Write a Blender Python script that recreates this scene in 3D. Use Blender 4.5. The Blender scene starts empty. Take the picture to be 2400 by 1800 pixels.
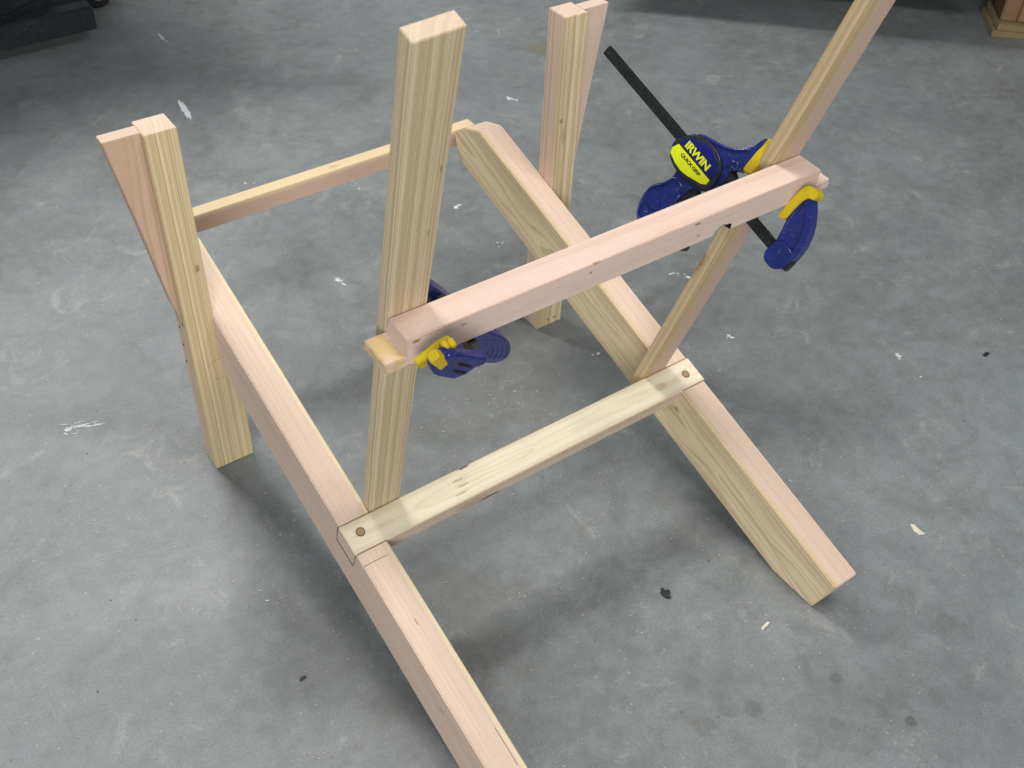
import bpy, bmesh, math, random
from mathutils import Vector, Matrix
R = math.radians
random.seed(7)
sc = bpy.context.scene
COL = sc.collection

# ------------------------------------------------------------------ camera
CP = Vector((-0.31683, -0.40162, 1.10751)); YAW, PIT, ROL = 0.65266, -0.75337, 0.05284; FPX = 2526.82
fw = Vector((math.sin(YAW)*math.cos(PIT), math.cos(YAW)*math.cos(PIT), math.sin(PIT)))
rt0 = Vector((math.cos(YAW), -math.sin(YAW), 0)); up0 = rt0.cross(fw)
rt_ = math.cos(ROL)*rt0 + math.sin(ROL)*up0; up_ = -math.sin(ROL)*rt0 + math.cos(ROL)*up0
cam = bpy.data.objects.new('camera', bpy.data.cameras.new('camera')); COL.objects.link(cam)
cam.matrix_world = Matrix(((rt_.x, up_.x, -fw.x, CP.x), (rt_.y, up_.y, -fw.y, CP.y), (rt_.z, up_.z, -fw.z, CP.z), (0, 0, 0, 1)))
cam.data.sensor_width = 36; cam.data.lens = 36*FPX/2400; cam.data.clip_end = 60; cam.data.clip_start = .05
cam.data.dof.use_dof = True; cam.data.dof.focus_distance = 1.15; cam.data.dof.aperture_fstop = 15
sc.camera = cam
sc.view_settings.view_transform = 'Standard'; sc.view_settings.look = 'None'
sc.view_settings.exposure = 0.0; sc.view_settings.gamma = 1

def at(px, py, P=(0, 0, 0), n=(0, 0, 1)):
    """point of the plane (P, n) that lies on the sight line through a photo pixel (2400x1800)"""
    v = fw*FPX + rt_*(px-1200) - up_*(py-900); P = Vector(P); n = Vector(n)
    return CP + v*((P-CP).dot(n)/v.dot(n))

# ------------------------------------------------------------------ light: dim room fill and ceiling tubes
w = bpy.data.worlds.new('World'); sc.world = w; w.use_nodes = True
w.node_tree.nodes['Background'].inputs[0].default_value = (0.84, 0.92, 1.0, 1); w.node_tree.nodes['Background'].inputs[1].default_value = 0.21
def area_light(name, loc, aim, sx, sy, power, col, roll=0.):
    l = bpy.data.lights.new(name, 'AREA'); l.shape = 'RECTANGLE'; l.size = sx; l.size_y = sy; l.energy = power; l.color = col
    o = bpy.data.objects.new(name, l); COL.objects.link(o); o.location = loc
    q = (Vector(aim)-Vector(loc)).to_track_quat('-Z', 'Y').to_matrix().to_4x4() @ Matrix.Rotation(roll, 4, 'Z'); o.rotation_euler = q.to_euler()
area_light('ceiling_lamp', (.75, -.35, 2.45), (.75, -.349, 0), 1.2, .12, 30, (1.0, .985, .955), R(-35))
area_light('ceiling_lamp', (-.10, 2.5, 2.6), (-.10, 2.501, 0), 1.2, .14, 100, (1.0, .985, .955), R(-35))
area_light('open_doorway', (-2.1, -2.6, 1.65), (.2, .5, .25), 1.8, 1.6, 100, (.98, .985, 1.0))

# ------------------------------------------------------------------ helpers
def new_obj(name, me, parent=None, mats=()):
    o = bpy.data.objects.new(name, me); COL.objects.link(o)
    for m in mats: me.materials.append(m)
    if parent is not None: o.parent = parent
    return o
def thing(name, label, cat, loc=(0, 0, 0), group=None):
    o = bpy.data.objects.new(name, None); COL.objects.link(o); o.location = loc; o.empty_display_size = .05
    o['label'] = label; o['category'] = cat
    if group: o['group'] = group
    return o
def tag(o, label, cat, group=None):
    o['label'] = label; o['category'] = cat
    if group: o['group'] = group
    return o
def frame(O, ex, ez):
    ex = Vector(ex).normalized(); ez = Vector(ez); ez = (ez - ex*ez.dot(ex)).normalized(); ey = ez.cross(ex)
    return Matrix(((ex.x, ey.x, ez.x, O[0]), (ex.y, ey.y, ez.y, O[1]), (ex.z, ey.z, ez.z, O[2]), (0, 0, 0, 1)))
def put(o, M, parent=None):
    """world placement kept under a parent that only has a location"""
    if parent is not None:
        o.parent = parent
        T = Matrix.Identity(4); p = parent
        chain = []
        while p is not None: chain.append(p); p = p.parent
        for q in reversed(chain): T = T @ q.matrix_basis
        o.matrix_basis = T.inverted() @ M
    else: o.matrix_basis = M
    return o
def prism(name, prof, y0, y1, M, mat, parent=None, bev=.0012, seg=2, smooth=False):
    """profile in local x,z pushed along local y"""
    bm = bmesh.new()
    a = [bm.verts.new((x, y0, z)) for x, z in prof]; b = [bm.verts.new((x, y1, z)) for x, z in prof]; n = len(prof)
    bm.faces.new(a); bm.faces.new(b[::-1])
    for i in range(n): bm.faces.new((a[i], b[i], b[(i+1) % n], a[(i+1) % n])[::-1])
    bmesh.ops.recalc_face_normals(bm, faces=bm.faces)
    if bev: bmesh.ops.bevel(bm, geom=bm.edges[:], offset=bev, segments=seg, affect='EDGES', clamp_overlap=True)
    if smooth:
        for f in bm.faces: f.smooth = True
    me = bpy.data.meshes.new(name); bm.to_mesh(me); bm.free()
    o = new_obj(name, me, None, [mat]); put(o, M, parent)
    if smooth:
        for p in me.polygons: p.use_smooth = True
        me.set_sharp_from_angle(angle=R(35))
    return o
def chaikin(pts, it=2, c=.25):
    for _ in range(it):
        q = []
        for i in range(len(pts)):
            a, b = pts[i], pts[(i+1) % len(pts)]
            q += [(a[0]*(1-c)+b[0]*c, a[1]*(1-c)+b[1]*c), (a[0]*c+b[0]*(1-c), a[1]*c+b[1]*(1-c))]
        pts = q; c = .25
    return pts
def rect(x0, x1, z0, z1): return [(x0, z0), (x1, z0), (x1, z1), (x0, z1)]
def cyl(name, r, h, M, mat, parent=None, seg=24, bev=.0):
    """disc / cylinder along local z from 0 to h"""
    bm = bmesh.new()
    bmesh.ops.create_cone(bm, cap_ends=True, segments=seg, radius1=r, radius2=r, depth=h)
    bmesh.ops.translate(bm, verts=bm.verts, vec=(0, 0, h/2))
    if bev: bmesh.ops.bevel(bm, geom=[e for e in bm.edges if abs(e.verts[0].co.z-e.verts[1].co.z) < 1e-6], offset=bev, segments=2, affect='EDGES')
    me = bpy.data.meshes.new(name); bm.to_mesh(me); bm.free()
    o = new_obj(name, me, None, [mat]); put(o, M, parent); return o
def tube(name, pts, r, M, mat, parent=None, closed=False, seg=8):
    """round bead along a polyline given in local coordinates"""
    bm = bmesh.new(); P = [Vector(p) for p in pts]; n = len(P); rings = []
    for i in range(n):
        a = P[(i-1) % n] if (closed or i) else P[0]; b = P[(i+1) % n] if (closed or i < n-1) else P[-1]
        t = (b-a).normalized(); s = t.cross(Vector((0, 0, 1)))
        if s.length < .01: s = t.cross(Vector((0, 1, 0)))
        s.normalize(); u = s.cross(t)
        rings.append([bm.verts.new(P[i] + r*(math.cos(k*2*math.pi/seg)*s + math.sin(k*2*math.pi/seg)*u)) for k in range(seg)])
    for i in range(n if closed else n-1):
        A, B = rings[i], rings[(i+1) % n]
        for k in range(seg): bm.faces.new((A[k], A[(k+1) % seg], B[(k+1) % seg], B[k]))
    if not closed: bm.faces.new(rings[0]); bm.faces.new(rings[-1][::-1])
    bmesh.ops.recalc_face_normals(bm, faces=bm.faces)
    for f in bm.faces: f.smooth = True
    me = bpy.data.meshes.new(name); bm.to_mesh(me); bm.free()
    o = new_obj(name, me, None, [mat]); put(o, M, parent); return o

# ------------------------------------------------------------------ materials
class NT:
    def __init__(s, name):
        s.m = bpy.data.materials.new(name); s.m.use_nodes = True; s.t = s.m.node_tree; s.n = s.t.nodes; s.l = s.t.links
        s.b = s.n['Principled BSDF']; s.co = s.n.new('ShaderNodeTexCoord')
    def set(s, sock, v):
        if hasattr(v, 'is_output') or isinstance(v, bpy.types.NodeSocket): s.l.new(v, sock)
        else: sock.default_value = v
    def math(s, op, a, b=0., c=0., clamp=False):
        n = s.n.new('ShaderNodeMath'); n.operation = op; n.use_clamp = clamp
        s.set(n.inputs[0], a); s.set(n.inputs[1], b)
        if op in ('MULTIPLY_ADD', 'WRAP', 'SMOOTH_MIN', 'SMOOTH_MAX'): s.set(n.inputs[2], c)
        return n.outputs[0]
    def mapr(s, v, a, b, c=0., d=1., smooth=False):
        n = s.n.new('ShaderNodeMapRange'); s.set(n.inputs[0], v)
        n.inputs[1].default_value = a; n.inputs[2].default_value = b; n.inputs[3].default_value = c; n.inputs[4].default_value = d
        if smooth: n.interpolation_type = 'SMOOTHSTEP'
        return n.outputs[0]
    def mapping(s, v, sc=(1, 1, 1), loc=(0, 0, 0)):
        n = s.n.new('ShaderNodeMapping'); s.l.new(v, n.inputs[0]); n.inputs['Scale'].default_value = sc; n.inputs['Location'].default_value = loc; return n.outputs[0]
    def noise(s, v, scale=5., detail=3., rough=.5, dist=0., dim='3D'):
        n = s.n.new('ShaderNodeTexNoise'); n.noise_dimensions = dim
        if dim == '1D': s.set(n.inputs['W'], v)
        else: s.l.new(v, n.inputs['Vector'])
        n.inputs['Scale'].default_value = scale; n.inputs['Detail'].default_value = detail; n.inputs['Roughness'].default_value = rough; n.inputs['Distortion'].default_value = dist
        return n.outputs[0]
    def voro(s, v, scale):
        n = s.n.new('ShaderNodeTexVoronoi'); s.l.new(v, n.inputs['Vector']); n.inputs['Scale'].default_value = scale; return n.outputs[0], n.outputs[1]
    def mix(s, f, a, b, mode='MIX'):
        n = s.n.new('ShaderNodeMix'); n.data_type = 'RGBA'; n.blend_type = mode
        s.set(n.inputs[0], f); s.set(n.inputs[6], a if not isinstance(a, tuple) else (*a, 1)[:4]); s.set(n.inputs[7], b if not isinstance(b, tuple) else (*b, 1)[:4]); return n.outputs[2]
    def ramp(s, v, st):
        n = s.n.new('ShaderNodeValToRGB'); s.l.new(v, n.inputs[0]); e = n.color_ramp.elements
        while len(e) > 1: e.remove(e[-1])
        e[0].position = st[0][0]; e[0].color = (*st[0][1], 1)
        for p, c in st[1:]: k = e.new(p); k.color = (*c, 1)
        return n.outputs[0]
    def bump(s, h, st, dist):
        n = s.n.new('ShaderNodeBump'); s.l.new(h, n.inputs['Height']); n.inputs['Strength'].default_value = st; n.inputs['Distance'].default_value = dist
        s.l.new(n.outputs[0], s.b.inputs['Normal'])

HEART = (0.77, 0.60, 0.49); HEARTL = (0.61, 0.41, 0.30)
SAP = (0.84, 0.71, 0.47); SAPL = (0.47, 0.315, 0.125)
def wood(name, pith, spacing, sap_r=None, sap_side=1, wav=.0025, contrast=1.0, seed=0., heart=HEART, heartl=HEARTL, sap=SAP, sapl=SAPL, spots=(), sapw=.004, glue=None, plane=None):
    """growth rings round a pith line; x runs along the board"""
    s = NT(name); o = s.co.outputs['Object']
    off = s.mapping(o, (1, 1, 1), (seed*3.1, seed*1.7, seed*.9))
    n1 = s.noise(s.mapping(off, (2.2, 9, 9)), 1., 3., .55); n2 = s.noise(s.mapping(off, (7, 40, 40)), 1., 2., .5)
    sep = s.n.new('ShaderNodeSeparateXYZ'); s.l.new(o, sep.inputs[0])
    dy = s.math('SUBTRACT', sep.outputs[1], pith[0]); dz = s.math('SUBTRACT', sep.outputs[2], pith[1])
    r = s.math('SQRT', s.math('ADD', s.math('MULTIPLY', dy, dy), s.math('MULTIPLY', dz, dz)))
    r = s.math('ADD', r, s.math('MULTIPLY', s.math('SUBTRACT', n1, .5), wav*4)); r = s.math('ADD', r, s.math('MULTIPLY', s.math('SUBTRACT', n2, .5), wav*.5))
    rr = s.math('DIVIDE', r, spacing)
    band = s.noise(rr, .42, 2., .5, dim='1D'); rr = s.math('ADD', rr, s.math('MULTIPLY', s.noise(rr, .5, 2., .5, dim='1D'), 3.6))
    idx = s.math('FLOOR', rr); fr = s.math('FRACT', rr)
    wn = s.n.new('ShaderNodeTexWhiteNoise'); wn.noise_dimensions = '1D'; s.l.new(idx, wn.inputs['W'])
    late = s.mapr(fr, .35, .93, 0, 1, True); late2 = s.mapr(fr, .93, 1.0, 1, 0)
    lt = s.math('MULTIPLY', late, late2); lt = s.math('MULTIPLY', lt, s.mapr(wn.outputs[0], 0, 1, .35, 1.0))
    rf = s.math('ADD', s.math('MULTIPLY', rr, 2.7), s.math('MULTIPLY', s.noise(rr, 3.1, 2., .5, dim='1D'), 3.)); wf = s.n.new('ShaderNodeTexWhiteNoise'); wf.noise_dimensions = '1D'; s.l.new(s.math('FLOOR', rf), wf.inputs['W'])
    fine_l = s.math('MULTIPLY', s.mapr(s.math('FRACT', rf), .55, .95, 0, 1, True), s.mapr(wf.outputs[0], .35, 1, 0, .75))
    lt = s.math('MAXIMUM', lt, fine_l); lt = s.math('MULTIPLY', lt, contrast)
    fib = s.noise(s.mapping(off, (14, 900, 900)), 1., 3., .6); fib2 = s.noise(s.mapping(off, (3, 160, 160)), 1., 3., .6)
    dash = s.noise(s.mapping(off, (60, 1500, 1500)), 1., 1., .5)
    bf = s.mapr(band, .42, .62, 0, .42, True)
    heart_c = s.mix(lt, s.mix(s.math('MULTIPLY', bf, .5), heart, heartl), heartl); sap_c = s.mix(lt, s.mix(s.math('MULTIPLY', bf, contrast), sap, sapl), sapl)
    if plane:
        f = s.math('ADD', s.math('MULTIPLY', sep.outputs[1], plane[0]), s.math('MULTIPLY', sep.outputs[2], plane[1])); f = s.math('SUBTRACT', f, plane[2])
        f = s.math('ADD', f, s.math('MULTIPLY', s.math('SUBTRACT', n1, .5), .006)); base = s.mix(s.mapr(f, -sapw, sapw, 0, 1, True), heart_c, sap_c)
    elif sap_r is None: base = heart_c
    elif sap_r == 0: base = sap_c
    else:
        f = s.math('MULTIPLY', s.math('SUBTRACT', r, sap_r), sap_side); f = s.mapr(f, -sapw, sapw, 0, 1, True); base = s.mix(f, heart_c, sap_c)
    base = s.mix(s.mapr(fib2, .3, .7, .0, .30), base, (0.60, 0.50, 0.36), 'MIX') if sap_r == 0 else s.mix(s.mapr(fib2, .3, .7, .0, .12), base, (0.52, 0.40, 0.28))
    base = s.mix(s.mapr(fib, .35, .70, 0, .22), base, (.42, .31, .19)) 
    base = s.mix(s.mapr(dash, .66, .74, 0, .35), base, (.33, .22, .12))
    blotch = s.noise(s.mapping(off, (5, 18, 18)), 1., 3., .55)
    base = s.mix(s.mapr(blotch, .35, .75, 0, .18), base, (.50, .36, .23))
    for (x, y, z, rad, ex, col, st) in spots:
        v = s.n.new('ShaderNodeVectorMath'); v.operation = 'SUBTRACT'; s.l.new(o, v.inputs[0]); v.inputs[1].default_value = (x, y, z)
        m = s.mapping(v.outputs[0], (1/ex, 1, 1)); L = s.n.new('ShaderNodeVectorMath'); L.operation = 'LENGTH'; s.l.new(m, L.inputs[0])
        q = s.math('ADD', L.outputs['Value'], s.math('MULTIPLY', s.math('SUBTRACT', s.noise(s.mapping(off, (300, 300, 300)), 1., 2., .5), .5), rad*1.2))
        base = s.mix(s.mapr(q, rad*.45, rad, st, 0, True), base, col)
    sn = s.n.new('ShaderNodeSeparateXYZ'); s.l.new(s.co.outputs['Normal'], sn.inputs[0])      # sawn ends: paler, with the rings only faint
    eg = s.mapr(s.math('ABSOLUTE', sn.outputs[0]), .80, .97, 0, .62)
    base = s.mix(eg, base, s.mix(s.mapr(s.noise(off, 700., 2., .6), .35, .65, 0, .4), (.68, .54, .44), (.52, .38, .28)))
    s.l.new(base, s.b.inputs['Base Color'])
    if glue:
        x0, x1 = glue
        g = s.mapr(sep.outputs[0], x0, x1, 1, 0)
        g = s.math('MULTIPLY', g, s.mapr(s.noise(off, 60., 3., .6), .38, .56, .25, .95))
        base2 = s.mix(g, base, s.mix(s.noise(off, 90, 3, .6), (.60, .46, .17), (.64, .42, .24))); s.l.new(base2, s.b.inputs['Base Color'])
        s.l.new(s.mapr(g, 0, 1, .55, .16), s.b.inputs['Roughness'])
    else:
        s.b.inputs['Roughness'].default_value = .58
    s.b.inputs['Specular IOR Level'].default_value = .3
    s.bump(s.math('ADD', s.math('MULTIPLY', fib, .5), s.math('MULTIPLY', lt, .5)), .22, .0006)
    return s.m
def plain(name, col, rough=.5, metal=0., var=.15, scale=60., spec=.5, dust=0., bump=.15):
    s = NT(name); o = s.co.outputs['Object']
    n = s.noise(o, scale, 4., .6); c = s.mix(s.mapr(n, .3, .7, 0, var), col, tuple(min(1, x*.45) for x in col))
    if dust:
        d = s.noise(o, 210., 4., .7); c = s.mix(s.mapr(d, .60, .76, 0, dust), c, (.45, .42, .36))
    s.l.new(c, s.b.inputs['Base Color'])
    s.l.new(s.mapr(s.noise(o, scale*2.3, 3., .5), .3, .7, rough-.08, rough+.1), s.b.inputs['Roughness'])
    s.b.inputs['Metallic'].default_value = metal; s.b.inputs['Specular IOR Level'].default_value = spec
    s.bump(s.noise(o, scale*12, 3., .6), bump, .0004)
    return s.m

def concrete():
    s = NT('concrete'); o = s.co.outputs['Object']
    big = s.noise(o, 1.6, 5., .6, .4); mid = s.noise(s.mapping(o, (1, 1, 1), (4, 2, 0)), 5.5, 6., .62, .6); fine = s.noise(o, 38., 6., .7); grit = s.noise(o, 330., 3., .7)
    c = s.mix(s.mapr(mid, .34, .68, 0, 1, True), (0.156, 0.172, 0.176), (0.246, 0.264, 0.264))
    m2 = s.noise(s.mapping(o, (1, 1, 1), (2, 8, 6)), 20., 7., .72, .8); c = s.mix(s.mapr(m2, .35, .66, 0, .50, True), c, (0.125, 0.135, 0.136))
    c = s.mix(s.mapr(big, .38, .62, 0, .55, True), c, (0.196, 0.218, 0.230))
    st = s.noise(s.mapping(o, (1, 1, 1), (9, 5, 1)), 3.3, 7., .68, .9)
    c = s.mix(s.mapr(st, .50, .70, 0, .62, True), c, (0.130, 0.130, 0.112))
    c = s.mix(s.mapr(fine, .34, .68, 0, .50), c, (0.29, 0.31, 0.315))
    pale = s.noise(s.mapping(o, (1, 1, 1), (1, 7, 3)), 14., 8., .72, 1.2)
    c = s.mix(s.mapr(pale, .58, .74, 0, .50), c, (0.50, 0.50, 0.45))
    sm = s.noise(s.mapping(o, (1, 1, 1), (6, 3, 2)), 8.5, 8., .70, 1.6); c = s.mix(s.mapr(sm, .48, .68, 0, .30, True), c, (0.120, 0.122, 0.108))
    c = s.mix(s.mapr(grit, .34, .70, 0, .50), c, (0.115, 0.12, 0.12))
    vd, vc = s.voro(o, 120.)
    wn = s.n.new('ShaderNodeSeparateColor'); s.l.new(vc, wn.inputs[0])
    dot = s.math('MULTIPLY', s.mapr(vd, .10, .16, 1, 0), s.mapr(wn.outputs[0], .93, .95, 0, 1)); c = s.mix(s.math('MULTIPLY', dot, .55), c, (.05, .045, .04))
    dot = s.math('MULTIPLY', s.mapr(vd, .10, .18, 1, 0), s.mapr(wn.outputs[1], .90, .93, 0, 1)); c = s.mix(s.math('MULTIPLY', dot, .55), c, (.50, .46, .38))
    # broad darker olive-grey patches under and around the frame
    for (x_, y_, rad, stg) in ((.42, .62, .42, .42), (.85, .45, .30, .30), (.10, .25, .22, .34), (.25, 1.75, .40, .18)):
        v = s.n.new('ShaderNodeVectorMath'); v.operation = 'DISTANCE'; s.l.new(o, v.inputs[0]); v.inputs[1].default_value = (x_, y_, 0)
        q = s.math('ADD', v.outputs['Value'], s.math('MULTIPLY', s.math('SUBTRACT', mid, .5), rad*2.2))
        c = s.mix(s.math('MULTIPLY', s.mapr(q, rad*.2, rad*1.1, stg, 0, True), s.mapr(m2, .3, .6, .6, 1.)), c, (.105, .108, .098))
    # round oil spots on the floor, each at its own place
    for (px, py, rad, stg) in ((2135, 1690, .0085, .6), (1958, 1588, .009, .4), (1765, 1660, .012, .28), (1960, 1697, .011, .25), (1650, 1700, .016, .22), (1885, 1735, .014, .14), (2190, 1455, .03, .16), (2230, 1480, .028, .16), (1265, 115, .034, .35)):
        p = at(px, py)
        v = s.n.new('ShaderNodeVectorMath'); v.operation = 'DISTANCE'; s.l.new(o, v.inputs[0]); v.inputs[1].default_value = p
        q = s.math('ADD', v.outputs['Value'], s.math('MULTIPLY', s.math('SUBTRACT', fine, .5), rad*.5))
        col = (.075, .07, .062) if px != 1265 else (.20, .16, .05)
        c = s.mix(s.mapr(q, rad*.6, rad*1.05, stg, 0, True), c, col)
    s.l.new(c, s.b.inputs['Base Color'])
    s.l.new(s.mapr(mid, .3, .7, .42, .62), s.b.inputs['Roughness']); s.b.inputs['Specular IOR Level'].default_value = .45
    s.bump(s.math('ADD', s.math('MULTIPLY', fine, .6), s.math('MULTIPLY', grit, .25)), .35, .0012)
    return s.m

# ------------------------------------------------------------------ floor
bm = bmesh.new(); bmesh.ops.create_grid(bm, x_segments=1, y_segments=1, size=9)
me = bpy.data.meshes.new('floor'); bm.to_mesh(me); bm.free()
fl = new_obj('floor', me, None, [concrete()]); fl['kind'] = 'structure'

# ------------------------------------------------------------------ chair frame dimensions (metres)
W, t = .51694, .0383
lw, lt, ly, h = .03597, .03604, .61764, .51294
bw, yb, bt = .0413, .62632, .01838
a = .29703; by, bz, g = -.01862, .06309, .06937; ca, sa = math.cos(a), math.sin(a)
chair = thing('chair_frame', 'unfinished pale timber chair frame with two sloping side rails, clamped together on the concrete floor', 'chair', (.25, .3, 0))

# --- side rails: same profile in the y-z plane
prof_w = [(0.002, .0006), (g, .0006), (.793, (.793-g)*math.tan(a)), (.8065, .229), (.8154, .263), (.7861, .2858), (.7483, .2977), (by, bz)]
def rail_prof(): return [((y-by)*ca + (z-bz)*sa, -(y-by)*sa + (z-bz)*ca) for y, z in prof_w]
wr = wood('fir_side_rail_right', (-.075, -.050), .0034, 1, 1, wav=.0034, seed=1.3, sapw=.003, contrast=.8, plane=(1, 0, .0330),
          spots=((.30, .0383, -.035, .0035, 2, (.22, .12, .05), .8), (.33, .0383, -.055, .006, 3, (.40, .24, .10), .5)))
wl = wood('fir_side_rail_left', (.085, -.03), .0026, .0845, 1, wav=.0012, seed=2.6, contrast=.45, sapw=.002, plane=(-1, 0, -.0045),
          spots=((-.10, .0383, -.040, .010, 2.5, (.36, .16, .06), .55), (.12, .0383, -.03, .003, 2, (.3, .17, .1), .6), (.21, .02, 0, .0012, 5, (.3, .2, .14), .7)))
# the left rail is cut off by the picture's lower edge and runs on to its own foot
railR = prism('side_rail', rail_prof(), 0, t, frame((W, by, bz), (0, ca, sa), (0, -sa, ca)), wr, chair, bev=.0014)
kL = -.00439
railL = prism('side_rail', rail_prof(), 0, t, frame((t, by, bz), (kL, ca, sa), (0, -sa, ca)), wl, chair, bev=.0014)

# --- front legs: x-z outline pushed through in y ; local x = up, local z = -X, local y = +Y
def leg(side):
    s = 1 if side else -1
    ext = .01151 if side else .01887
    Ox = W+.0004 if side else -.0004
    # outline (height, -s*outward)
    out = [(0.0004, ext), (.166, ext), (.166, 0), (h, 0), (h, -lw), (0.0004, -lw)]
    prof = [(hh, (v if side else -v)) for hh, v in out]      # local z points to -X
    # right leg: outward = +X = -z -> z=-lw ; left leg: outward = -X = +z
    M = frame((Ox, ly, 0), (0, 0, 1), (-1, 0, 0))
    # frame gives ey = ez x ex = (-X) x Z = +Y
    if side: m = wood('fir_front_leg_right', (.075, .02), .0034, .0690, 1, wav=.0028, seed=3.3, sapw=.002, contrast=1.0, plane=(-1, 0, -.0075), spots=((.365, .0, -.006, .004, 1.2, (.20, .15, .12), .8), (.34, .0, -.012, .006, 3, (.42, .27, .12), .5), (.012, 0, -.010, .003, 1, (.3, .14, .08), .8), (.012, 0, -.022, .0035, 1, (.3, .14, .08), .8)))
    else: m = wood('fir_front_leg_left', (.03, .09), .0030, .0620, 1, wav=.0014, seed=4.1, sapw=.006, contrast=1.15, plane=(-1, -.4, -.031), sap=(.79, .68, .42), spots=((.33, 0, .008, .0035, 2.2, (.30, .19, .09), .8), (.20, 0, -.004, .012, 2.5, (.46, .28, .12), .45)))
    lg = prism('front_leg', prof, 0, lt, M, m, chair, bev=.0009)
    # tapered arm bracket glued to the outer face
    if side: bx = [(h, 0), (h, bw), (.40, .0235), (.33, .0135), (.285, .0070), (.262, .0012), (.250, 0)]
    else: bx = [(h, 0), (h, bw), (.40, .0235), (.305, .0100), (.282, .0065), (.268, .0022), (.244, 0)]
    x0 = (W + lw + .0006) if side else (-lw - .0006)
    Mb = frame((x0, yb, 0), (0, 0, 1), (-1, 0, 0))
    mb = wood('fir_arm_bracket_' + ('right' if side else 'left'), (.05, -.02 if side else .03), .0045, None, 1, wav=.003, seed=5.2+side, contrast=.65, heart=(.60, .42, .30) if not side else HEART, heartl=(.42, .26, .17))
    b = prism('arm_bracket', [(hh, (-v if side else v)) for hh, v in bx], 0, bt, Mb, mb, lg, bev=.0008)
    if not side:
        for (yy, zz) in ((.6436, .2355), (.644, .2066), (.6475, .176)):
            bmh = bmesh.new(); bmesh.ops.create_cone(bmh, cap_ends=True, segments=16, radius1=.0031, radius2=.0012, depth=.0010)
            meh = bpy.data.meshes.new('screw_hole'); bmh.to_mesh(meh); bmh.free()
            hole = new_obj('screw_hole', meh, None, [dark_hole]); put(hole, frame((-lw-.0004, yy, zz), (0, 1, 0), (-1, 0, 0)), lg)
    return lg
dark_hole = plain('dark_screw_hole', (.035, .022, .015), .8, spec=.1)
leg(0); leg(1)

# --- front stretcher
ws = wood('fir_stretcher', (.01, -.060), .0030, .0555, 1, wav=.002, seed=6.4, contrast=.8, sapw=.003, heart=(.62, .44, .36), spots=((.28, .01, .0, .006, 2, (.45, .30, .17), .5),))
Ms = frame((.0, .8172, .2612), (1, .005, .0025), (0, 0, 1))
prism('front_stretcher', rect(.001, W-.0015+.004, -.027, 0), .0, .0217, Ms, ws, chair, bev=.0008)

# --- rear crosspiece, let into the side rails
scs, wc = .30744, .03876
Oc = Vector((-.00279, by + scs*ca, bz + scs*sa)) + Vector((0, -sa, ca))*.0005
wcx = wood('fir_crosspiece', (.02, -.050), .0030, .0455, 1, wav=.0024, seed=7.7, contrast=.75, sapw=.003, plane=(1, 0, .001), sap=(.86, .78, .60), sapl=(.58, .44, .24),
           spots=((.150, .026, .0, .0020, 6, (.34, .22, .12), .6), (.153, .018, 0, .0016, 6, (.36, .24, .13), .6), (.146, .010, 0, .0018, 6, (.36, .24, .13), .6), (.29, .0, -.004, .003, 2.2, (.28, .16, .09), .6),
                  (.185, 0, -.026, .005, 4, (.10, .06, .035), .9), (.165, .0388, .0, .0035, 3, (.08, .05, .03), .9), (.46, .018, 0, .006, 2, (.52, .40, .25), .6), (.16, 0, -.02, .014, 2, (.42, .22, .12), .45)))
Mc = frame(Oc, (1, 0, 0), (0, -sa, ca))    # local y = up the slope
cross = prism('rear_crosspiece', rect(0, W+.0046, -.0288, 0), 0, wc, Mc, wcx, chair, bev=.0009)
dow = wood('dowel_plug', (0, 0), .0012, None, 1, wav=.0008, seed=8.8, contrast=.9, heart=(.40, .25, .13), heartl=(.24, .14, .07))
for px, py in ((844.7, 1246.7), (1606.8, 876.8)):
    p = at(px, py, Oc, (0, -sa, ca))
    cyl('dowel_plug', .0048, .0012, frame(p - Vector((0, -sa, ca))*.0006, (1, 0, 0), (0, -sa, ca)), dow, cross, bev=.0004)
    # dark ring of the drilled hole round the plug
    ringm = [(math.cos(k*math.pi/12)*.0050, math.sin(k*math.pi/12)*.0050, .0003) for k in range(24)]
    tube('hole_rim', ringm, .00035, frame(p, (1, 0, 0), (0, -sa, ca)), dark_hole, cross, closed=True, seg=5)

# --- back uprights (recline r, slight outward fan)
r_ = .29853
eu = Vector((0, -math.sin(r_), math.cos(r_))); nu = Vector((0, math.cos(r_), math.sin(r_)))
X = Vector((1, 0, 0)); Ou = Vector((0, .31279, .16531))
phL, phR = .07029, .02889; uwL, udL, uwR, udR = .03854, .01506, .03607, .0165
D = math.cos(phL)*eu - math.sin(phL)*X; O0 = Vector((.03675, 0, 0)) + Ou
# local x = up along the board, local z = towards the camera side (-nu), local y = across
wuL = wood('fir_back_upright_left', (-.085, .045), .0024, 0, 1, wav=.0016, seed=9.2, contrast=1.6, sap=(.80, .69, .48), sapl=(.46, .32, .15),
           spots=((.560, -.034, 0, .0016, 3.5, (.27, .19, .12), .6), (.490, -.030, 0, .0018, 3.5, (.3, .2, .13), .5)))
upL = prism('back_upright', rect(-.035, .68571, -udL, 0), -uwL, 0, frame(O0, D, -nu), wuL, chair, bev=.0006)
D1 = math.cos(phR)*eu + math.sin(phR)*X; A1 = math.cos(phR)*X - math.sin(phR)*eu
O1 = Vector((W-.03675, 0, 0)) + Ou - A1*uwR
upr_spots = []
for px, py, rad, ex, stg in ((1642, 612, .0065, 3.2, .75), (1662, 560, .004, 4, .35), (1628, 640, .004, 4, .35)):
    q = frame(O1, D1, -nu).inverted() @ at(px, py, O1, A1); upr_spots.append((q.x, q.y, q.z, rad, ex, (.27, .16, .06), stg))
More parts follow.
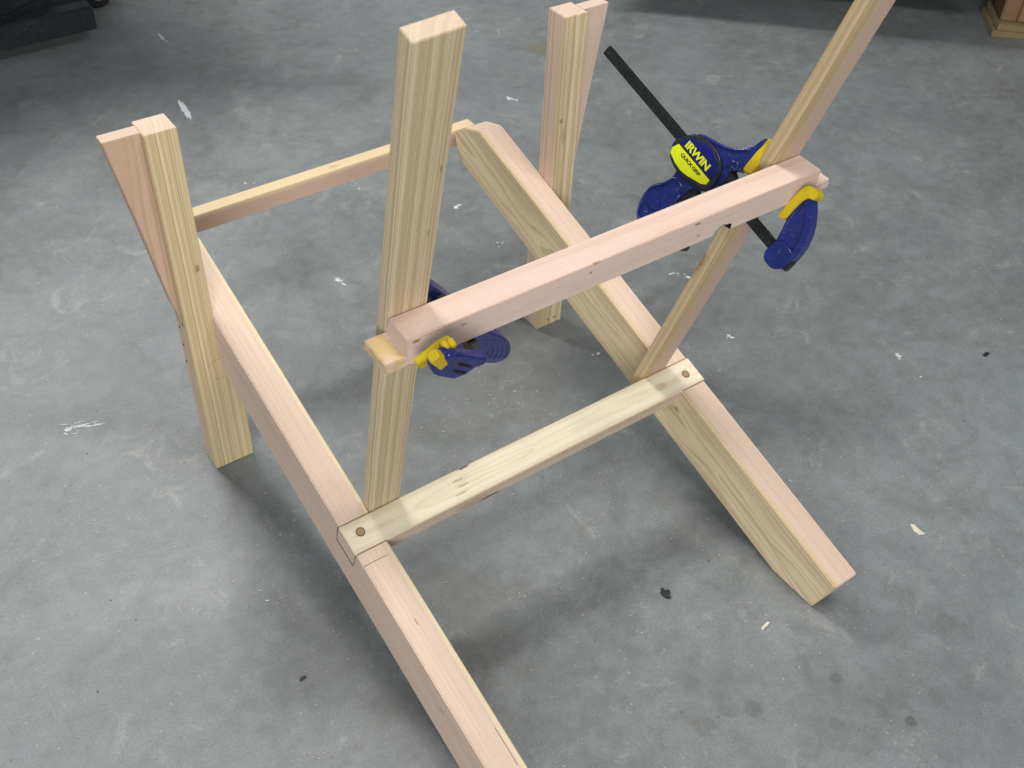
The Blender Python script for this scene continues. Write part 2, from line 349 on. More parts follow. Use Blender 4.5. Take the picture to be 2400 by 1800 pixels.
wuR = wood('fir_back_upright_right', (-.05, .05), .0030, .0650, 1, wav=.0030, seed=10.5, contrast=1.2, sapw=.003, plane=(1, 0, -.013), heart=(.60, .45, .36), sap=(.66, .53, .33),
           spots=upr_spots)
D1 = math.cos(phR)*eu + math.sin(phR)*X; A1 = math.cos(phR)*X - math.sin(phR)*eu
O1 = Vector((W-.03675, 0, 0)) + Ou - A1*uwR
upR = prism('back_upright', rect(-.035, .78, -udR, 0), -uwR, 0, frame(O1, D1, -nu), wuR, chair, bev=.0006)

# --- arm support rail: level, far face bevelled to lie on the uprights, half-lap tenon at both ends
def xprism_bm(bm, prof, x0, x1, bev):
    b2 = bmesh.new()
    A = [b2.verts.new((x0, y, z)) for y, z in prof]; B = [b2.verts.new((x1, y, z)) for y, z in prof]; n = len(prof)
    b2.faces.new(A); b2.faces.new(B[::-1])
    for i in range(n): b2.faces.new((A[i], B[i], B[(i+1) % n], A[(i+1) % n])[::-1])
    bmesh.ops.recalc_face_normals(b2, faces=b2.faces)
    if bev: bmesh.ops.bevel(b2, geom=b2.edges[:], offset=bev, segments=2, affect='EDGES')
    m = bpy.data.meshes.new('tmp'); b2.to_mesh(m); b2.free(); bm.from_mesh(m); bpy.data.meshes.remove(m)
tr, hr, th_, tl, rx0, rx1 = .03053, .02912, .0112, .02011, .00976, .49102
Or = Ou + .39315*eu + Vector((0, -.0005, 0))
tiltr = .05472
Mr = frame(Or, (1, 0, 0), (0, -math.sin(tiltr), math.cos(tiltr)))
bk = math.tan(r_ - tiltr)
def sec(z0, z1): return [(-tr, z0), (-tr, z1), (-z1*0 - z1*bk*1.0, z1), (-z0*bk, z0)]   # far face follows the recline
def rl(px, py):      # photo pixel on the near face -> rail coordinates
    p = at(px, py, Or - Vector((0, math.cos(tiltr), math.sin(tiltr)))*tr, (0, math.cos(tiltr), math.sin(tiltr)))
    return Mr.inverted() @ p
kn = []
for px, py, rad, ex, stg in ((975, 800, .0022, 2.6, .8), (958, 858, .0024, 2.0, .7), (1086, 760, .0017, 2, .6), (1636, 525, .0017, 3.2, .8), (1659, 506, .0012, 3, .7), (1637, 552, .0014, 2, .7), (1385, 640, .002, 1.2, .6), (1675, 558, .008, 1.8, .30)):
    q = rl(px, py); kn.append((q.x, q.y, q.z, rad, ex, (.20, .10, .06), stg))
q = rl(1402, 598); kn.append((q.x, q.y, 0, .0028, 2.0, (.42, .25, .14), .7))
wa = wood('fir_arm_rail', (-.02, .060), .0022, None, 1, wav=.0016, seed=12.1, contrast=.55, heart=(.75, .585, .505), heartl=(.60, .40, .33), spots=kn, glue=(rx0-.003, rx0-.0005))
bm = bmesh.new()
xprism_bm(bm, sec(-hr, 0), rx0, rx1, .0007)
xprism_bm(bm, sec(-hr+.0001, -hr+th_), rx0-tl, rx0+.004, .0010)
xprism_bm(bm, sec(-hr+.0001, -hr+th_), rx1-.004, rx1+tl, .0010)
me = bpy.data.meshes.new('arm_rail'); bm.to_mesh(me); bm.free()
arm = new_obj('arm_rail', me, None, [wa]); put(arm, Mr, chair)
# knot hole broken out of its lower edge
q = rl(1693, 541)
cb = bmesh.new(); bmesh.ops.create_cone(cb, cap_ends=True, segments=28, radius1=1, radius2=1, depth=2)
rnd = random.Random(3)
for v in cb.verts:
    aa = math.atan2(v.co.y, v.co.x); k = 1 + .10*math.sin(3*aa+1) + .07*math.sin(5*aa)
    v.co = Vector((v.co.x*.0108*k, v.co.z*.05, v.co.y*.0100*k))
bmesh.ops.recalc_face_normals(cb, faces=cb.faces)
cme = bpy.data.meshes.new('cut'); cb.to_mesh(cme); cb.free(); cme.materials.append(dark_hole)
cut = bpy.data.objects.new('cut', cme); COL.objects.link(cut); cut.matrix_world = Mr @ Matrix.Translation((q.x, 0, -hr+.0005)) @ Matrix.Rotation(R(-12), 4, 'Y')
bo = arm.modifiers.new('knot', 'BOOLEAN'); bo.operation = 'DIFFERENCE'; bo.object = cut; bo.solver = 'EXACT'; bo.use_self = True; bo.material_mode = 'TRANSFER'
bpy.context.view_layer.update()
dg = bpy.context.evaluated_depsgraph_get()
m2 = bpy.data.meshes.new_from_object(arm.evaluated_get(dg)); arm.modifiers.clear()
if len(m2.polygons) > 20: arm.data = m2; m2.name = 'arm_rail'
bpy.data.objects.remove(cut)

# --- joint lines, pencil marks, a drying crack
gapm = plain('joint_gap_shadow_line', (.10, .065, .045), .9, spec=.1)
pencil = plain('pencil_line', (.12, .11, .10), .8, spec=.1)
def line_on(name, pts, r, mat, parent): 
    c = sum(pts, Vector())/len(pts); return tube(name, [p-c for p in pts], r, Matrix.Translation(c), mat, parent, seg=5)
nrm = Vector((0, -sa, ca)); sl = Vector((0, ca, sa))
xl = -.0031
E1 = Vector((xl, 0, 0)) + Vector((0, Oc.y, Oc.z)) - nrm*.0002; E2 = E1 + sl*wc
line_on('joint_line', [E2 + sl*.0003, E2 + sl*.0006 - nrm*.014 , E2 - nrm*.0292 - sl*.001, E1 - nrm*.0292 + sl*.0006, E1 - sl*.0006 - nrm*.015, E1 - sl*.0003], .00042, gapm, railL)
for xa, xb in ((-.0008, .0372), (W-.0372, W+.0008)):
    for dd_ in (-.0001, wc+.0001):
        q0 = Vector((xa, Oc.y, Oc.z)) + sl*dd_ - nrm*.0003; q1 = q0 + X*(xb-xa); line_on('joint_line', [q0, q1], .00032, gapm, chair)
tp = lambda px, py: at(px, py, (0, by, bz), nrm)
line_on('pencil_line', [tp(852, 1329), tp(876, 1316), tp(908, 1300)], .00028, gapm, railL)
line_on('crack', [tp(1160, 1705), tp(1182, 1742), tp(1198, 1767), tp(1213, 1793)], .00028, gapm, railL)
fy = lambda px, py: at(px, py, (0, ly, 0), (0, 1, 0))
line_on('pencil_line', [fy(487, 861), fy(500, 848), fy(519, 837)], .00020, pencil, chair)
line_on('pencil_line', [fy(507, 888), fy(518, 885), fy(529, 880)], .00020, pencil, chair)

# ------------------------------------------------------------------ clamps
blue = plain('blue_clamp_plastic', (.008, .020, .165), .28, spec=.6, var=.45, scale=70, dust=.30, bump=.3)
blue2 = plain('navy_badge', (.008, .010, .13), .35, spec=.4, var=.1)
yel = plain('yellow_pad_rubber', (.60, .44, .012), .5, spec=.3, var=.30, scale=50, dust=.1)
yel2 = plain('yellow_badge_print', (.66, .72, .012), .45, spec=.3, var=.03)
blk = plain('black_plastic', (.016, .018, .018), .42, spec=.5, var=.3, dust=.2)
steel = plain('blackened_steel', (.045, .05, .05), .30, metal=.75, var=.3, scale=80, dust=.3)

al = .32; n1 = Vector((0, math.cos(al), math.sin(al))); e1 = Vector((0, -math.sin(al), math.cos(al)))
T1 = math.cos(R(59))*X + math.sin(R(59))*e1; W1 = -n1.cross(T1)
P0 = Vector((.43758, .18134, .47290))
# local axes of the clamp: x = -u (towards the camera end of the bar), z = v (from bar to pads), slabs grow along y
MC = Matrix(((-n1.x, -W1.x, T1.x, P0.x), (-n1.y, -W1.y, T1.y, P0.y), (-n1.z, -W1.z, T1.z, P0.z), (0, 0, 0, 1)))
clamp = thing('bar_clamp', 'blue and yellow bar clamp with lettered badge, at the right end of the arm rail', 'clamp', P0)
def grow(uv, k): return [(.1035+(u-.1035)*k, .0015+(v-.0015)*k) for u, v in uv]
def slab(name, uv, w0, w1, mat, parent, bev=.0015, it=2, M=None, seg=3):
    pts = [(-u, v) for u, v in uv]
    if it: pts = chaikin(pts, it)
    return prism(name, pts, -w1, -w0, M or MC, mat, parent, bev=bev, seg=seg, smooth=True)
def bead(name, uv, wv, r, mat, parent, closed=False):
    return tube(name, [(-u, -wv, v) for u, v in uv], r, MC, mat, parent, closed)
slab('bar', [(.2785, -.0031), (.2785, .0080), (-.0455, .0087), (-.0455, -.0024)], -.0028, .0028, steel, clamp, bev=.0006, it=0)
for uu in (.2715,):
    pin = cyl('roll_pin', .0017, .0008, MC @ Matrix.Translation((-uu, -.0028, .0020)) @ Matrix.Rotation(R(90), 4, 'X'), dark_hole, clamp)
    tube('pin_ring', [(math.cos(k*math.pi/10)*.0019, math.sin(k*math.pi/10)*.0019, 0) for k in range(20)], .0005, MC @ Matrix.Translation((-uu, -.0031, .0020)) @ Matrix.Rotation(R(90), 4, 'X'), steel, clamp, closed=True, seg=6)
head = [(.1384, -.0060), (.1374, .0020), (.1285, .0162), (.1182, .0235), (.1000, .0290), (.083, .037), (.0690, .0500), (.0665, .0690), (.0630, .0700), (.0625, .0559), (.0600, .0400), (.0600, .0305), (.0620, .0250), (.0690, .0220), (.0644, .0113), (.0660, -.0020), (.0720, -.0130), (.0823, -.0210), (.0960, -.0210), (.1120, -.0225), (.1203, -.0192), (.1330, -.0150)]
body = slab('body', head, -.0085, .0085, blue, clamp, bev=.0026)
hand = [(.0850, -.0100), (.0880, -.0304), (.0885, -.0463), (.0890, -.0664), (.0930, -.0830), (.1020, -.0905), (.1100, -.0900), (.1157, -.0839), (.1205, -.0760), (.1240, -.0646), (.1235, -.0530), (.1178, -.0451), (.1130, -.0370), (.1116, -.0254), (.1190, -.0150), (.1100, -.0060)]
hd = slab('handle', hand, -.0075, .0075, blue, clamp, bev=.0026)
bead('handle_rim', chaikin([(.0895, -.0300), (.0905, -.0464), (.0912, -.0660), (.0945, -.0815), (.1025, -.0880), (.1095, -.0876), (.1142, -.0825), (.1186, -.0750), (.1218, -.0646), (.1212, -.0545), (.1160, -.0462), (.1112, -.0375), (.1098, -.0270)], 2), .0076, .0013, blue, hd, closed=False)
hb = cyl('handle_boss', .0072, .0014, MC @ Matrix.Translation((-.1056, -.0073, -.0640)) @ Matrix.Rotation(R(90), 4, 'X'), blue, hd, bev=.0005)
arm_out = [(.1265, .0185), (.1180, .0232), (.1000, .0285), (.083, .0362), (.0690, .0490), (.0636, .0690)]
bead('arm_rim', chaikin(arm_out, 2)[1:-8], .0085, .0017, blue, body)
bead('arm_rim', [(.0600, .0305), (.0645, .0265), (.0690, .0235)], .0085, .0012, blue, body)
hook = [(math.cos(k*math.pi/9)*.0042 + .0690, math.sin(k*math.pi/9)*.0042 + .0270) for k in range(13)]
bead('hook_rim', hook, .0085, .0013, blue, body)
bd = prism('badge', [(-u, v) for u, v in chaikin([(.1372, -.0010), (.1285, .0150), (.1215, .0205), (.1090, .0255), (.0890, .0245), (.0745, .0160), (.0690, .0015), (.0700, -.0110), (.0760, -.0140), (.0990, -.0205), (.1160, -.0215), (.1310, -.0165)], 1, .17)], -.0118, -.0080, MC, blk, clamp, bev=.0012, seg=3, smooth=True)
slab('badge_face', grow([(.1290, .0012), (.1265, .0095), (.1212, .0135), (.1030, .0210), (.0945, .0204), (.0825, .0155), (.0780, .0110), (.0765, .0012)], 1.07), .0110, .0122, blue2, bd, bev=.0002, it=0)
slab('badge_face', grow([(.1288, -.0006), (.1318, -.0080), (.1290, -.0128), (.1182, -.0157), (.1079, -.0166), (.0989, -.0150), (.0819, -.0097), (.0770, -.0060), (.0775, -.0006)], 1.06), .0110, .0122, yel2, bd, bev=.0002, it=0)
def lettering(name, txt, u_left, v_base, width, height, mat, parent, bold):
    cu = bpy.data.curves.new(name, 'FONT'); cu.body = txt; cu.size = 1; cu.offset = bold; cu.extrude = .02; cu.space_character = .96
    o = bpy.data.objects.new(name, cu); COL.objects.link(o); bpy.context.view_layer.update()
    m = bpy.data.meshes.new_from_object(o.evaluated_get(bpy.context.evaluated_depsgraph_get())); bpy.data.objects.remove(o)
    xs = [v.co.x for v in m.vertices]; ys = [v.co.y for v in m.vertices]
    for v in m.vertices:
        fx = (v.co.x-min(xs))/(max(xs)-min(xs)); fy = (v.co.y-min(ys))/(max(ys)-min(ys))
        v.co = Vector((-u_left + fx*width, -.0123 - (.0001 if v.co.z > 0 else 0), v_base + fy*height))
    m.name = name; m.materials.clear()
    o = new_obj(name, m, None, [mat]); put(o, MC, parent); return o
lettering('badge_lettering', 'IRWIN', .1235, .0022, .0375, .0084, yel2, bd, .036)
lettering('badge_lettering', 'QUICK\u00b7GRIP', .1200, -.0076, .0322, .0042, dark_hole, bd, .030)
slab('jaw_pad', [(.0630, .0730), (.0640, .0540), (.0615, .0310), (.0560, .0305), (.0478, .0330), (.0480, .0560), (.0500, .0700), (.0560, .0740)], -.0092, .0092, yel, clamp, bev=.0022, it=0)
for uu, vv in ((.0735, .0225), (.0665, -.0145)):
    cyl('pivot_pin', .0019, .0008, MC @ Matrix.Translation((-uu, -.0084, vv)) @ Matrix.Rotation(R(90), 4, 'X'), steel, body, bev=.0003)
# trigger and release lever
slab('trigger', [(.0985, -.0190), (.0761, -.0190), (.0700, -.0400), (.0530, -.0600), (.0450, -.0680), (.0440, -.0740), (.0500, -.0770), (.0650, -.0680), (.0850, -.0480), (.0940, -.0350)], -.0055, .0055, blk, clamp, bev=.0015)
slab('release_lever', [(.0735, .0235), (.0690, .0220), (.0600, .0200), (.0560, .0120), (.0600, .0030), (.0690, .0020)], -.0060, .0075, blk, clamp, bev=.0012, it=1)
# fixed jaw at the camera end of the bar
fo = [(-.0134, .0644), (-.0232, .0572), (-.0327, .0475), (-.0398, .0374), (-.0450, .0255), (-.0472, .0113), (-.0461, .0006), (-.0441, -.0062), (-.0395, -.0105), (-.0327, -.0115), (-.0255, -.0110), (-.0215, -.0075), (-.0203, -.0032), (-.0202, .0045), (-.0203, .0106), (-.0169, .0201), (-.0127, .0301), (-.0110, .0430), (-.0105, .0577)]
fj = slab('fixed_jaw', fo, -.0040, .0045, blue, clamp, bev=.0015)
slab('jaw_end', [(-.0455, .0110), (-.0465, .0006), (-.0441, -.0062), (-.0395, -.0108), (-.0327, -.0118), (-.0255, -.0112), (-.0215, -.0075), (-.0200, -.0032), (-.0198, .0110), (-.0250, .0150), (-.0400, .0160)], -.0088, .0092, blue, fj, bev=.0025)
oc = [(-.0134, .0654), (-.0232, .0577), (-.0327, .0480), (-.0398, .0379), (-.0450, .0258), (-.0474, .0113), (-.0460, .0006)]
ic = [(-.0395, .0030), (-.0400, .0120), (-.0378, .0235), (-.0330, .0335), (-.0268, .0425), (-.0190, .0510), (-.0110, .0560)]
slab('jaw_flange', oc + ic, -.0085, .0085, blue, fj, bev=.0014, it=0)
slab('jaw_flange', [(-.0200, .0100), (-.0168, .0201), (-.0125, .0301), (-.0105, .0430), (-.0100, .0570), (-.0122, .0570), (-.0130, .0430), (-.0155, .0310), (-.0200, .0210), (-.0235, .0110)], -.0085, .0085, blue, fj, bev=.0012, it=0)
slab('jaw_pad', [(-.0023, .0285), (-.0004, .0427), (.0002, .0564), (.0002, .0628), (-.0011, .0692), (-.0068, .0722), (-.0135, .0728), (-.0175, .0700), (-.0182, .0640), (-.0131, .0632), (-.0098, .0582), (-.0098, .0435), (-.0110, .0301), (-.0060, .0280)], -.0095, .0095, yel, clamp, bev=.002, it=1)
slab('bar_stop', [(-.0440, .0089), (-.0490, .0085), (-.0490, -.0045), (-.0440, -.0040)], -.004, .004, blk, clamp, bev=.0008, it=0)

# --- second clamp, under the left end of the arm rail
n2 = nu; e2 = eu
def q2(px, py, off): p = at(px, py, Ou + off*nu, nu) - Ou; return (p.x, p.dot(e2))
MD = Matrix(((1, -n2.x, e2.x, Ou.x), (0, -n2.y, e2.y, Ou.y), (0, -n2.z, e2.z, Ou.z), (0, 0, 0, 1)))   # x, -n, e (slabs grow towards the camera)
clamp2 = thing('bar_clamp', 'blue clamp with worn yellow pad, mostly hidden under the left end of the arm rail', 'clamp', Ou + .35*eu + Vector((.05, 0, 0)))
def slab2(name, pts, d0, d1, mat, parent, bev=.0015, it=2): 
    if it: pts = chaikin(pts, it)
    return prism(name, pts, -d1, -d0, MD, mat, parent, bev=bev, seg=3, smooth=True)
far = [q2(x, y, .0155) for x, y in ((1000, 669), (1040, 688), (1100, 738), (1148, 781), (1188, 794), (1201, 812), (1198, 836), (1168, 855), (1125, 854), (1060, 846), (1000, 800), (960, 745), (972, 690))]
hd2 = slab2('handle', far, .0165, .0330, blue, clamp2, bev=.003)
# ridges moulded into the handle's end
for k in range(5):
    cx_, cy_ = 1128 + 11*k, 818
    pts = []
    for j in range(9):
        an = R(-62 + 124*j/8); x_, y_ = cx_ + 24*math.cos(an)*.75, cy_ + 24*math.sin(an)
        p = q2(x_, y_, .0160); pts.append((p[0], -.0163, p[1]))
    tube('grip_ridge', pts, .00032, MD, blue, hd2, seg=6)
slab2('bar', [(-.004+.075, .368), (.004+.075, .368), (.004+.075, .355), (-.004+.075, .355)], -.055, .030, steel, clamp2, bev=.0006, it=0)
F2 = -.067
nearo = [q2(x, y, F2) for x, y in ((1014, 862), (1014, 877), (1030, 884), (1074, 891), (1144, 841), (1142, 836), (1112, 840), (1070, 832), (1046, 834), (1030, 846))]
fj2 = slab2('fixed_jaw', nearo, F2, -.0570, blue, clamp2, bev=.002, it=1)
rib = [q2(x, y, F2) for x, y in ((1036, 842), (1052, 831), (1080, 829), (1141, 838), (1117, 857), (1070, 846))]
slab2('jaw_rib', rib, F2-.0022, F2+.004, blue, fj2, bev=.0012, it=0)
for quad in (((1072, 848), (1105, 857), (1103, 861), (1076, 857)), ((1060, 866), (1092, 871), (1088, 876), (1064, 872))):
    slab2('jaw_slot', [q2(x, y, F2) for x, y in quad], F2-.0004, F2+.004, dark_hole, fj2, bev=0, it=0)
pd = [q2(x, y, -.0525) for x, y in ((977, 857), (986, 867), (998, 861), (1022, 843), (1048, 824), (1066, 810), (1061, 799), (1040, 809))]
pd2 = slab2('jaw_pad', pd, -.0525, -.0455, yel, clamp2, bev=.001, it=0)
tb = [q2(x, y, F2) for x, y in ((1008, 850), (1031, 868), (1051, 850), (1044, 836), (1028, 832))]
slab2('pad_tab', tb, F2-.0012, F2+.008, yel, pd2, bev=.0012, it=0)
for (x, y) in ((1042, 811), (1058, 805)):
    p = q2(x, y, -.056); cyl('pad_stud', .0034, .008, MD @ Matrix.Translation((p[0], .060, p[1])) @ Matrix.Rotation(R(90), 4, 'X'), yel, pd2, bev=.0010)

# ------------------------------------------------------------------ black steel stand (far left corner)
blks = plain('black_painted_steel', (.016, .020, .022), .38, spec=.45, var=.3, scale=25, dust=.45, bump=.3)
shade_m = plain('machine_grey', (.06, .065, .07), .5)
zt = .085
A0 = at(0, 62, (0, 0, zt)); B0 = at(217, 14, (0, 0, zt)); dirb = (B0-A0); dirb.z = 0; dirb.normalize(); nb = Vector((-dirb.y, dirb.x, 0))
stand = thing('machine_stand', 'dusty black steel machine stand at the far left edge of the floor', 'machine stand', A0 - dirb*.4 - Vector((0, 0, zt)))
Mb_ = frame(B0 - dirb*.85, dirb, (0, 0, 1))
prism('base_beam', rect(0, .85, -.052, 0), 0, .040, Mb_, blks, stand, bev=.003)
p = at(120, 0, (0, 0, zt)); 
dgA = at(20, 46, (0, 0, zt+.003)); dgB = at(95, 0, (0, 0, zt+.003)); dd = (dgB-dgA).normalized()
Md = frame(dgA - dd*.10, dd, (0, 0, 1)); prism('cross_beam', rect(.105, .70, -.045, 0.008), 0.002, .11, Md, blks, stand, bev=.003)
# caster behind the beam's end
cp = at(236, 18, (0, 0, 0)); Mw = frame((cp.x, cp.y+.01, .030), dirb, (0, 0, 1))
cst = cyl('caster_wheel', .030, .026, Mw @ Matrix.Translation((0, .013, 0)) @ Matrix.Rotation(R(90), 4, 'X'), blk, stand, bev=.004)
cyl('wheel_hub', .012, .030, Mw @ Matrix.Translation((0, .015, 0)) @ Matrix.Rotation(R(90), 4, 'X'), plain('tan_hub', (.30, .25, .18), .5), cst, bev=.001)
prism('caster_fork', rect(-.018, .018, .02, .06), -.020, .020, Mw, blks, stand, bev=.002)
for dx in (.10, .55): cyl('levelling_foot', .018, zt-.052, frame(B0 - dirb*(.85-dx) + nb*.02 - Vector((0, 0, zt)), dirb, (0, 0, 1)), blk, stand)
# the machine itself stands out of the picture on the stand
mb_ = frame(B0 - dirb*1.05 + nb*.05 + Vector((0, 0, .0)), dirb, (0, 0, 1))
prism('machine_cabinet', rect(.0, 1.02, .18, .95), .06, .65, mb_, shade_m, stand, bev=.005)
prism('machine_table', rect(-.1, 1.12, .96, 1.0), -.06, .75, mb_, shade_m, stand, bev=.005)
prism('shade_wing', rect(.0, .62, .90, .94), -.17, -.065, mb_, shade_m, stand, bev=.004)  # unseen overhang added to widen the machine's shadow on the floor
for (dx, dy) in ((.04, .08), (.98, .08), (.04, .6), (.98, .6)): prism('stand_leg', rect(dx-.02, dx+.02, -.085, .18), dy-.02, dy+.02, mb_, blks, stand, bev=.002)

# ------------------------------------------------------------------ workbench (far right corner)
edgeA = at(1850, 30); edgeB = at(2300, 75); ed = (edgeB-edgeA); ed.z = 0; ed.normalize(); en = Vector((-ed.y, ed.x, 0))   # en points away from the camera
pc = at(2332, 82)                                   # near corner of the post's foot
bench = thing('workbench', 'workbench with brown timber leg standing on two plywood pieces at the far right corner', 'workbench', pc)
wb = wood('bench_timber', (.03, -.06), .0040, None, 1, wav=.003, seed=15., contrast=.5, heart=(.20, .095, .035), heartl=(.13, .06, .022))
wb2 = wood('bench_leg_timber', (.05, -.01), .0040, None, 1, wav=.003, seed=17., contrast=.5, heart=(.22, .10, .036), heartl=(.14, .065, .022))
ply = wood('plywood_packer', (.0, -.3), .0028, None, 1, wav=.001, seed=16., contrast=1., heart=(.25, .18, .075), heartl=(.13, .08, .03))
dk = plain('dark_cabinet', (.02, .018, .017), .7, spec=.2)
lx_ = (at(2400, 92) - at(2338, 86)); lx_.z = 0; lx_.normalize(); ly_ = Vector((-lx_.y, lx_.x, 0))
Fp = lambda dx, dy, dz: pc + lx_*dx + ly_*dy + Vector((0, 0, dz))
for k, (dx, wdt) in enumerate(((0, .0375), (.0395, .0375))):
    Ml = frame(Fp(dx, .004, .034), (0, 0, 1), lx_*-1)
    prism('leg', rect(0, .80, -wdt, 0), .0, .085, Ml, wb2 if k else wb, bench, bev=.003)
for z0, z1, o1 in ((.0005, .0155, -.012), (.0165, .0325, -.004)):
    Ml = frame(Fp(o1, -.012, 0), lx_, (0, 0, 1)); prism('packing_piece', rect(0, .16, z0, z1), 0, .135, Ml, ply, bench, bev=.0008)
Mt = frame(pc, ed, (0, 0, 1))
prism('bench_top', rect(-1.1, .75, .84, .90), -.16, .75, Mt, wb, bench, bev=.004)
prism('cabinet_back', rect(-1.05, .7, .002, .84), .30, .34, Mt, dk, bench, bev=.002)
prism('shade_shelf', rect(-1.05, -.03, .26, .30), -.10, .60, Mt, dk, bench, bev=.002)  # unseen low shelf, added to cast the dark shadow under the bench

# ------------------------------------------------------------------ marks and litter on the floor
paintw = plain('white_paint', (.62, .66, .68), .6, var=.3, scale=200)
chipm = plain('pale_wood_chip', (.66, .62, .48), .7, var=.2)
blob = plain('black_tar_crumb', (.02, .02, .025), .45)
def flake(name, mat, label, cat, px, py, pts, z=.0008, group=None):
    """thin flake lying on the floor, outline given as small offsets in photo pixels around (px, py)"""
    P = [at(px+dx, py+dy) for dx, dy in pts]; c = sum(P, Vector())/len(P)
    o = prism(name, [(p.x-c.x, p.y-c.y) for p in P], 0, z, Matrix(((1, 0, 0, c.x), (0, 0, 1, c.y), (0, 1, 0, .0004), (0, 0, 0, 1))), mat, None, bev=0)
    return tag(o, label, cat, group) if label else o
def rough_outline(L, Wd, ang, n=14, seed=0, jag=.35):
    rr = random.Random(seed); out = []
    for k in range(n):
        t_ = 2*math.pi*k/n; x_ = L*math.cos(t_)*(1-jag*rr.random()); y_ = Wd*math.sin(t_)*(1-jag*rr.random())
        out.append((x_*math.cos(ang)-y_*math.sin(ang), x_*math.sin(ang)+y_*math.cos(ang)))
    return out
flake('paint_smear', paintw, 'long white paint smear on the floor beyond the left front leg', 'paint mark', 434, 258, rough_outline(32, 9, R(58), n=34, seed=1, jag=.5), .0003)
flake('wood_chip', chipm, 'pale triangular wood shaving on the floor right of the right rail foot', 'wood chip', 2150, 1243, [(-18, -14), (-8, -12), (2, -2), (18, 10), (4, 12), (-8, 4)], .0012)
flake('wood_chip', chipm, 'small pale wood chip below the foot of the right side rail', 'wood chip', 1794, 1467, [(-9, 4), (4, -9), (10, -7), (6, -1), (-2, 5), (-5, 11), (-10, 9)], .0012)
flake('tar_crumb', blob, 'black ragged crumb on the floor between the two side rails', 'crumb', 1560, 1392, [(-12, -11), (-6, -12), (-2, -7), (8, -8), (11, -2), (7, 2), (13, 9), (6, 12), (-2, 9), (-9, 4), (-13, -2), (-9, -6)], .0018)
flake('tar_crumb', blob, 'tiny dark crumb on the floor left of the left side rail', 'crumb', 710, 1590, rough_outline(11, 5, R(-30), seed=4, jag=.6), .0012)
flake('tar_crumb', blob, 'tiny dark crumb on the floor far right beside the paint specks', 'crumb', 2311, 832, rough_outline(11, 6, R(-10), seed=5, jag=.7), .0012)
# scattered brushed paint strokes: ragged groups that nobody could count
def stroke_group(name, mat, specs, kind_label=None, zz=.00035):
    bm = bmesh.new(); rr = random.Random(11)
    for (cx_, cy_, nx_, sx, sy, ang, ln, wd) in specs:
        for k in range(nx_):
            ux, uy = rr.gauss(0, sx), rr.gauss(0, sy); x_ = cx_ + ux*math.cos(ang) - uy*math.sin(ang); y_ = cy_ + ux*math.sin(ang) + uy*math.cos(ang)
            sc_ = .35 + 1.1*rr.random()**2; L_, W_ = ln*sc_*(.5+rr.random()), wd*sc_*(.5+.8*rr.random()); vs = []
            for (dx, dy) in rough_outline(L_, W_, ang + rr.gauss(0, .12), 11, rr.random(), .6):
                p = at(x_+dx, y_+dy); vs.append(bm.verts.new((p.x, p.y, zz + k*.000012)))
            bm.faces.new(vs)
    bmesh.ops.recalc_face_normals(bm, faces=bm.faces)
    me = bpy.data.meshes.new(name); bm.to_mesh(me); bm.free()
    o = new_obj(name, me, None, [mat]); o['kind'] = 'stuff'; return o
stroke_group('paint_scratches', paintw, [(195, 997, 34, 22, 5, R(-8), 13, 1.5), (158, 1010, 9, 5, 4, 0, 6, 2.8), (1175, 568, 5, 8, 4, 0, 5, 2.5), (1590, 646, 9, 18, 4, R(5), 8, 2.5), (1708, 793, 8, 12, 4, R(10), 7, 1.8),
    (800, 660, 9, 9, 3, R(20), 6, 3), (1075, 482, 5, 9, 3, 0, 6, 2.5), (1197, 232, 5, 8, 3, R(15), 8, 3), (2112, 838, 5, 6, 3, R(15), 6, 2.0), (2103, 833, 5, 4, 2, R(30), 7, 3), (2145, 884, 3, 6, 2, R(8), 4, 1.6),
    (385, 92, 5, 8, 3, R(35), 10, 1.5), (825, 432, 10, 18, 5, R(15), 6, 1.8), (580, 430, 6, 14, 3, 0, 4, 2), (1395, 830, 5, 6, 3, 0, 5, 2.5), (1850, 1125, 4, 3, 3, 0, 4, 1.5), (455, 1435, 5, 9, 4, 0, 3, 1.6), (1240, 1635, 4, 10, 3, 0, 3, 1.5), (640, 1410, 10, 20, 8, 0, 3, 1.5)])
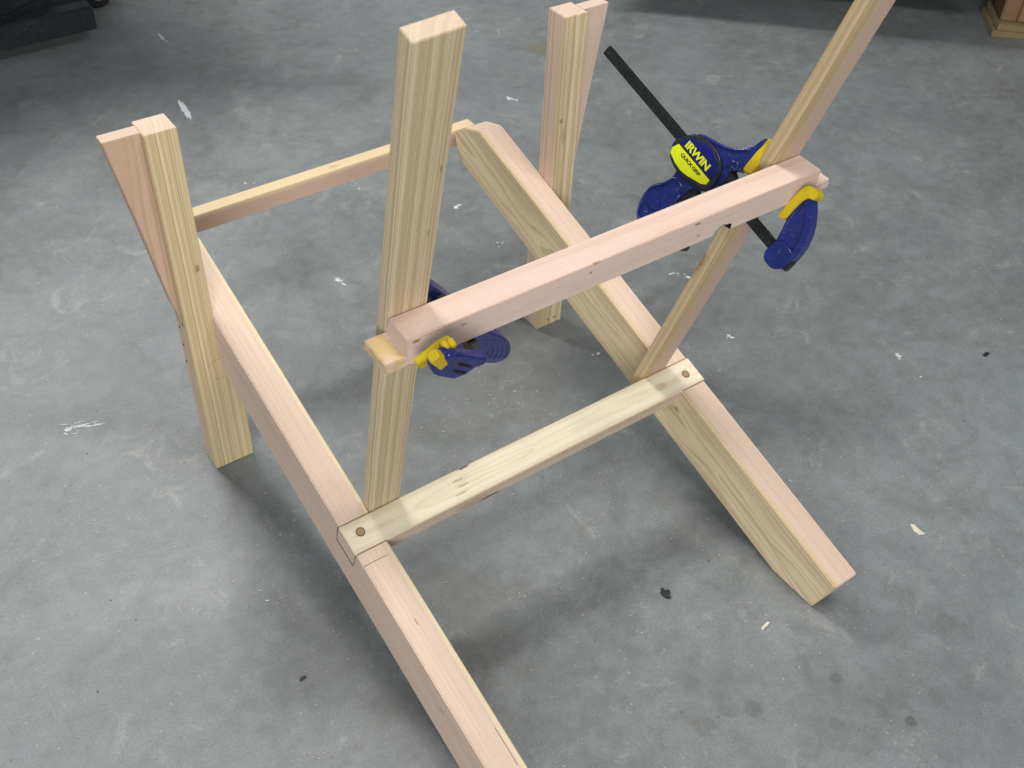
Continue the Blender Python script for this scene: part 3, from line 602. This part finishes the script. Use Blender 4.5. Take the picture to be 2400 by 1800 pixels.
# pale cluster rings of dust left by glue and sanding
sawm = plain('sawdust_flecks', (.66, .58, .42), .8, var=.15)
bm = bmesh.new(); rr = random.Random(5)
def fleck(x, y, sz):
    an = rr.random()*6.283; L_ = sz*(.6+rr.random()); W_ = sz*(.25+.4*rr.random()); zz = .0004 + .0006*rr.random()
    c, s_ = math.cos(an), math.sin(an)
    bm.faces.new([bm.verts.new((x+dx*c-dy*s_, y+dx*s_+dy*c, zz + z_)) for dx, dy, z_ in ((-L_, -W_, 0), (L_, -W_*.6, .0002), (L_*.7, W_, .0004), (-L_*.6, W_*.8, .0001))])
for k in range(3600):
    p = at(rr.uniform(-60, 2460), rr.uniform(60, 1860)**1.0)
    fleck(p.x, p.y, .00028 + .0006*rr.random()**4)
for (cx_, cy_, sx, sy, n) in ((1120, 940, 90, 60, 260), (1560, 900, 160, 200, 150), (620, 1280, 60, 70, 170), (1290, 1380, 90, 60, 60), (420, 1080, 90, 40, 120), (900, 1400, 120, 100, 130), (1900, 1200, 200, 120, 110), (1700, 1050, 60, 50, 70), (700, 900, 120, 90, 90), (280, 1230, 70, 40, 60), (1180, 1150, 110, 60, 90), (2200, 850, 120, 100, 60), (1210, 1400, 10, 8, 12)):
    for k in range(n):
        p = at(rr.gauss(cx_, sx), rr.gauss(cy_, sy)); fleck(p.x, p.y, .0003 + .0009*rr.random()**3)
# dust lines pushed up beside the left front leg
for (x0_, y0_, x1_, y1_, n) in ((405, 1085, 465, 1079, 90), (478, 1120, 466, 1030, 80), (395, 1015, 460, 1025, 40)):
    for k in range(n):
        f = rr.random(); p = at(x0_+(x1_-x0_)*f+rr.gauss(0, 2.5), y0_+(y1_-y0_)*f+rr.gauss(0, 1.8)); fleck(p.x, p.y, .0005)
me = bpy.data.meshes.new('sawdust'); bm.to_mesh(me); bm.free(); me.materials.append(sawm)
o = bpy.data.objects.new('sawdust', me); COL.objects.link(o); o['kind'] = 'stuff'
sd = plain('dark_grit', (.03, .025, .02), .7)
bm = bmesh.new()
for k in range(260):
    p = at(rr.uniform(-60, 2460), rr.uniform(60, 1860)); fleck(p.x, p.y, .0005 + .0008*rr.random()**3)
me = bpy.data.meshes.new('grit'); bm.to_mesh(me); bm.free(); me.materials.append(sd)
o = bpy.data.objects.new('grit', me); COL.objects.link(o); o['kind'] = 'stuff'
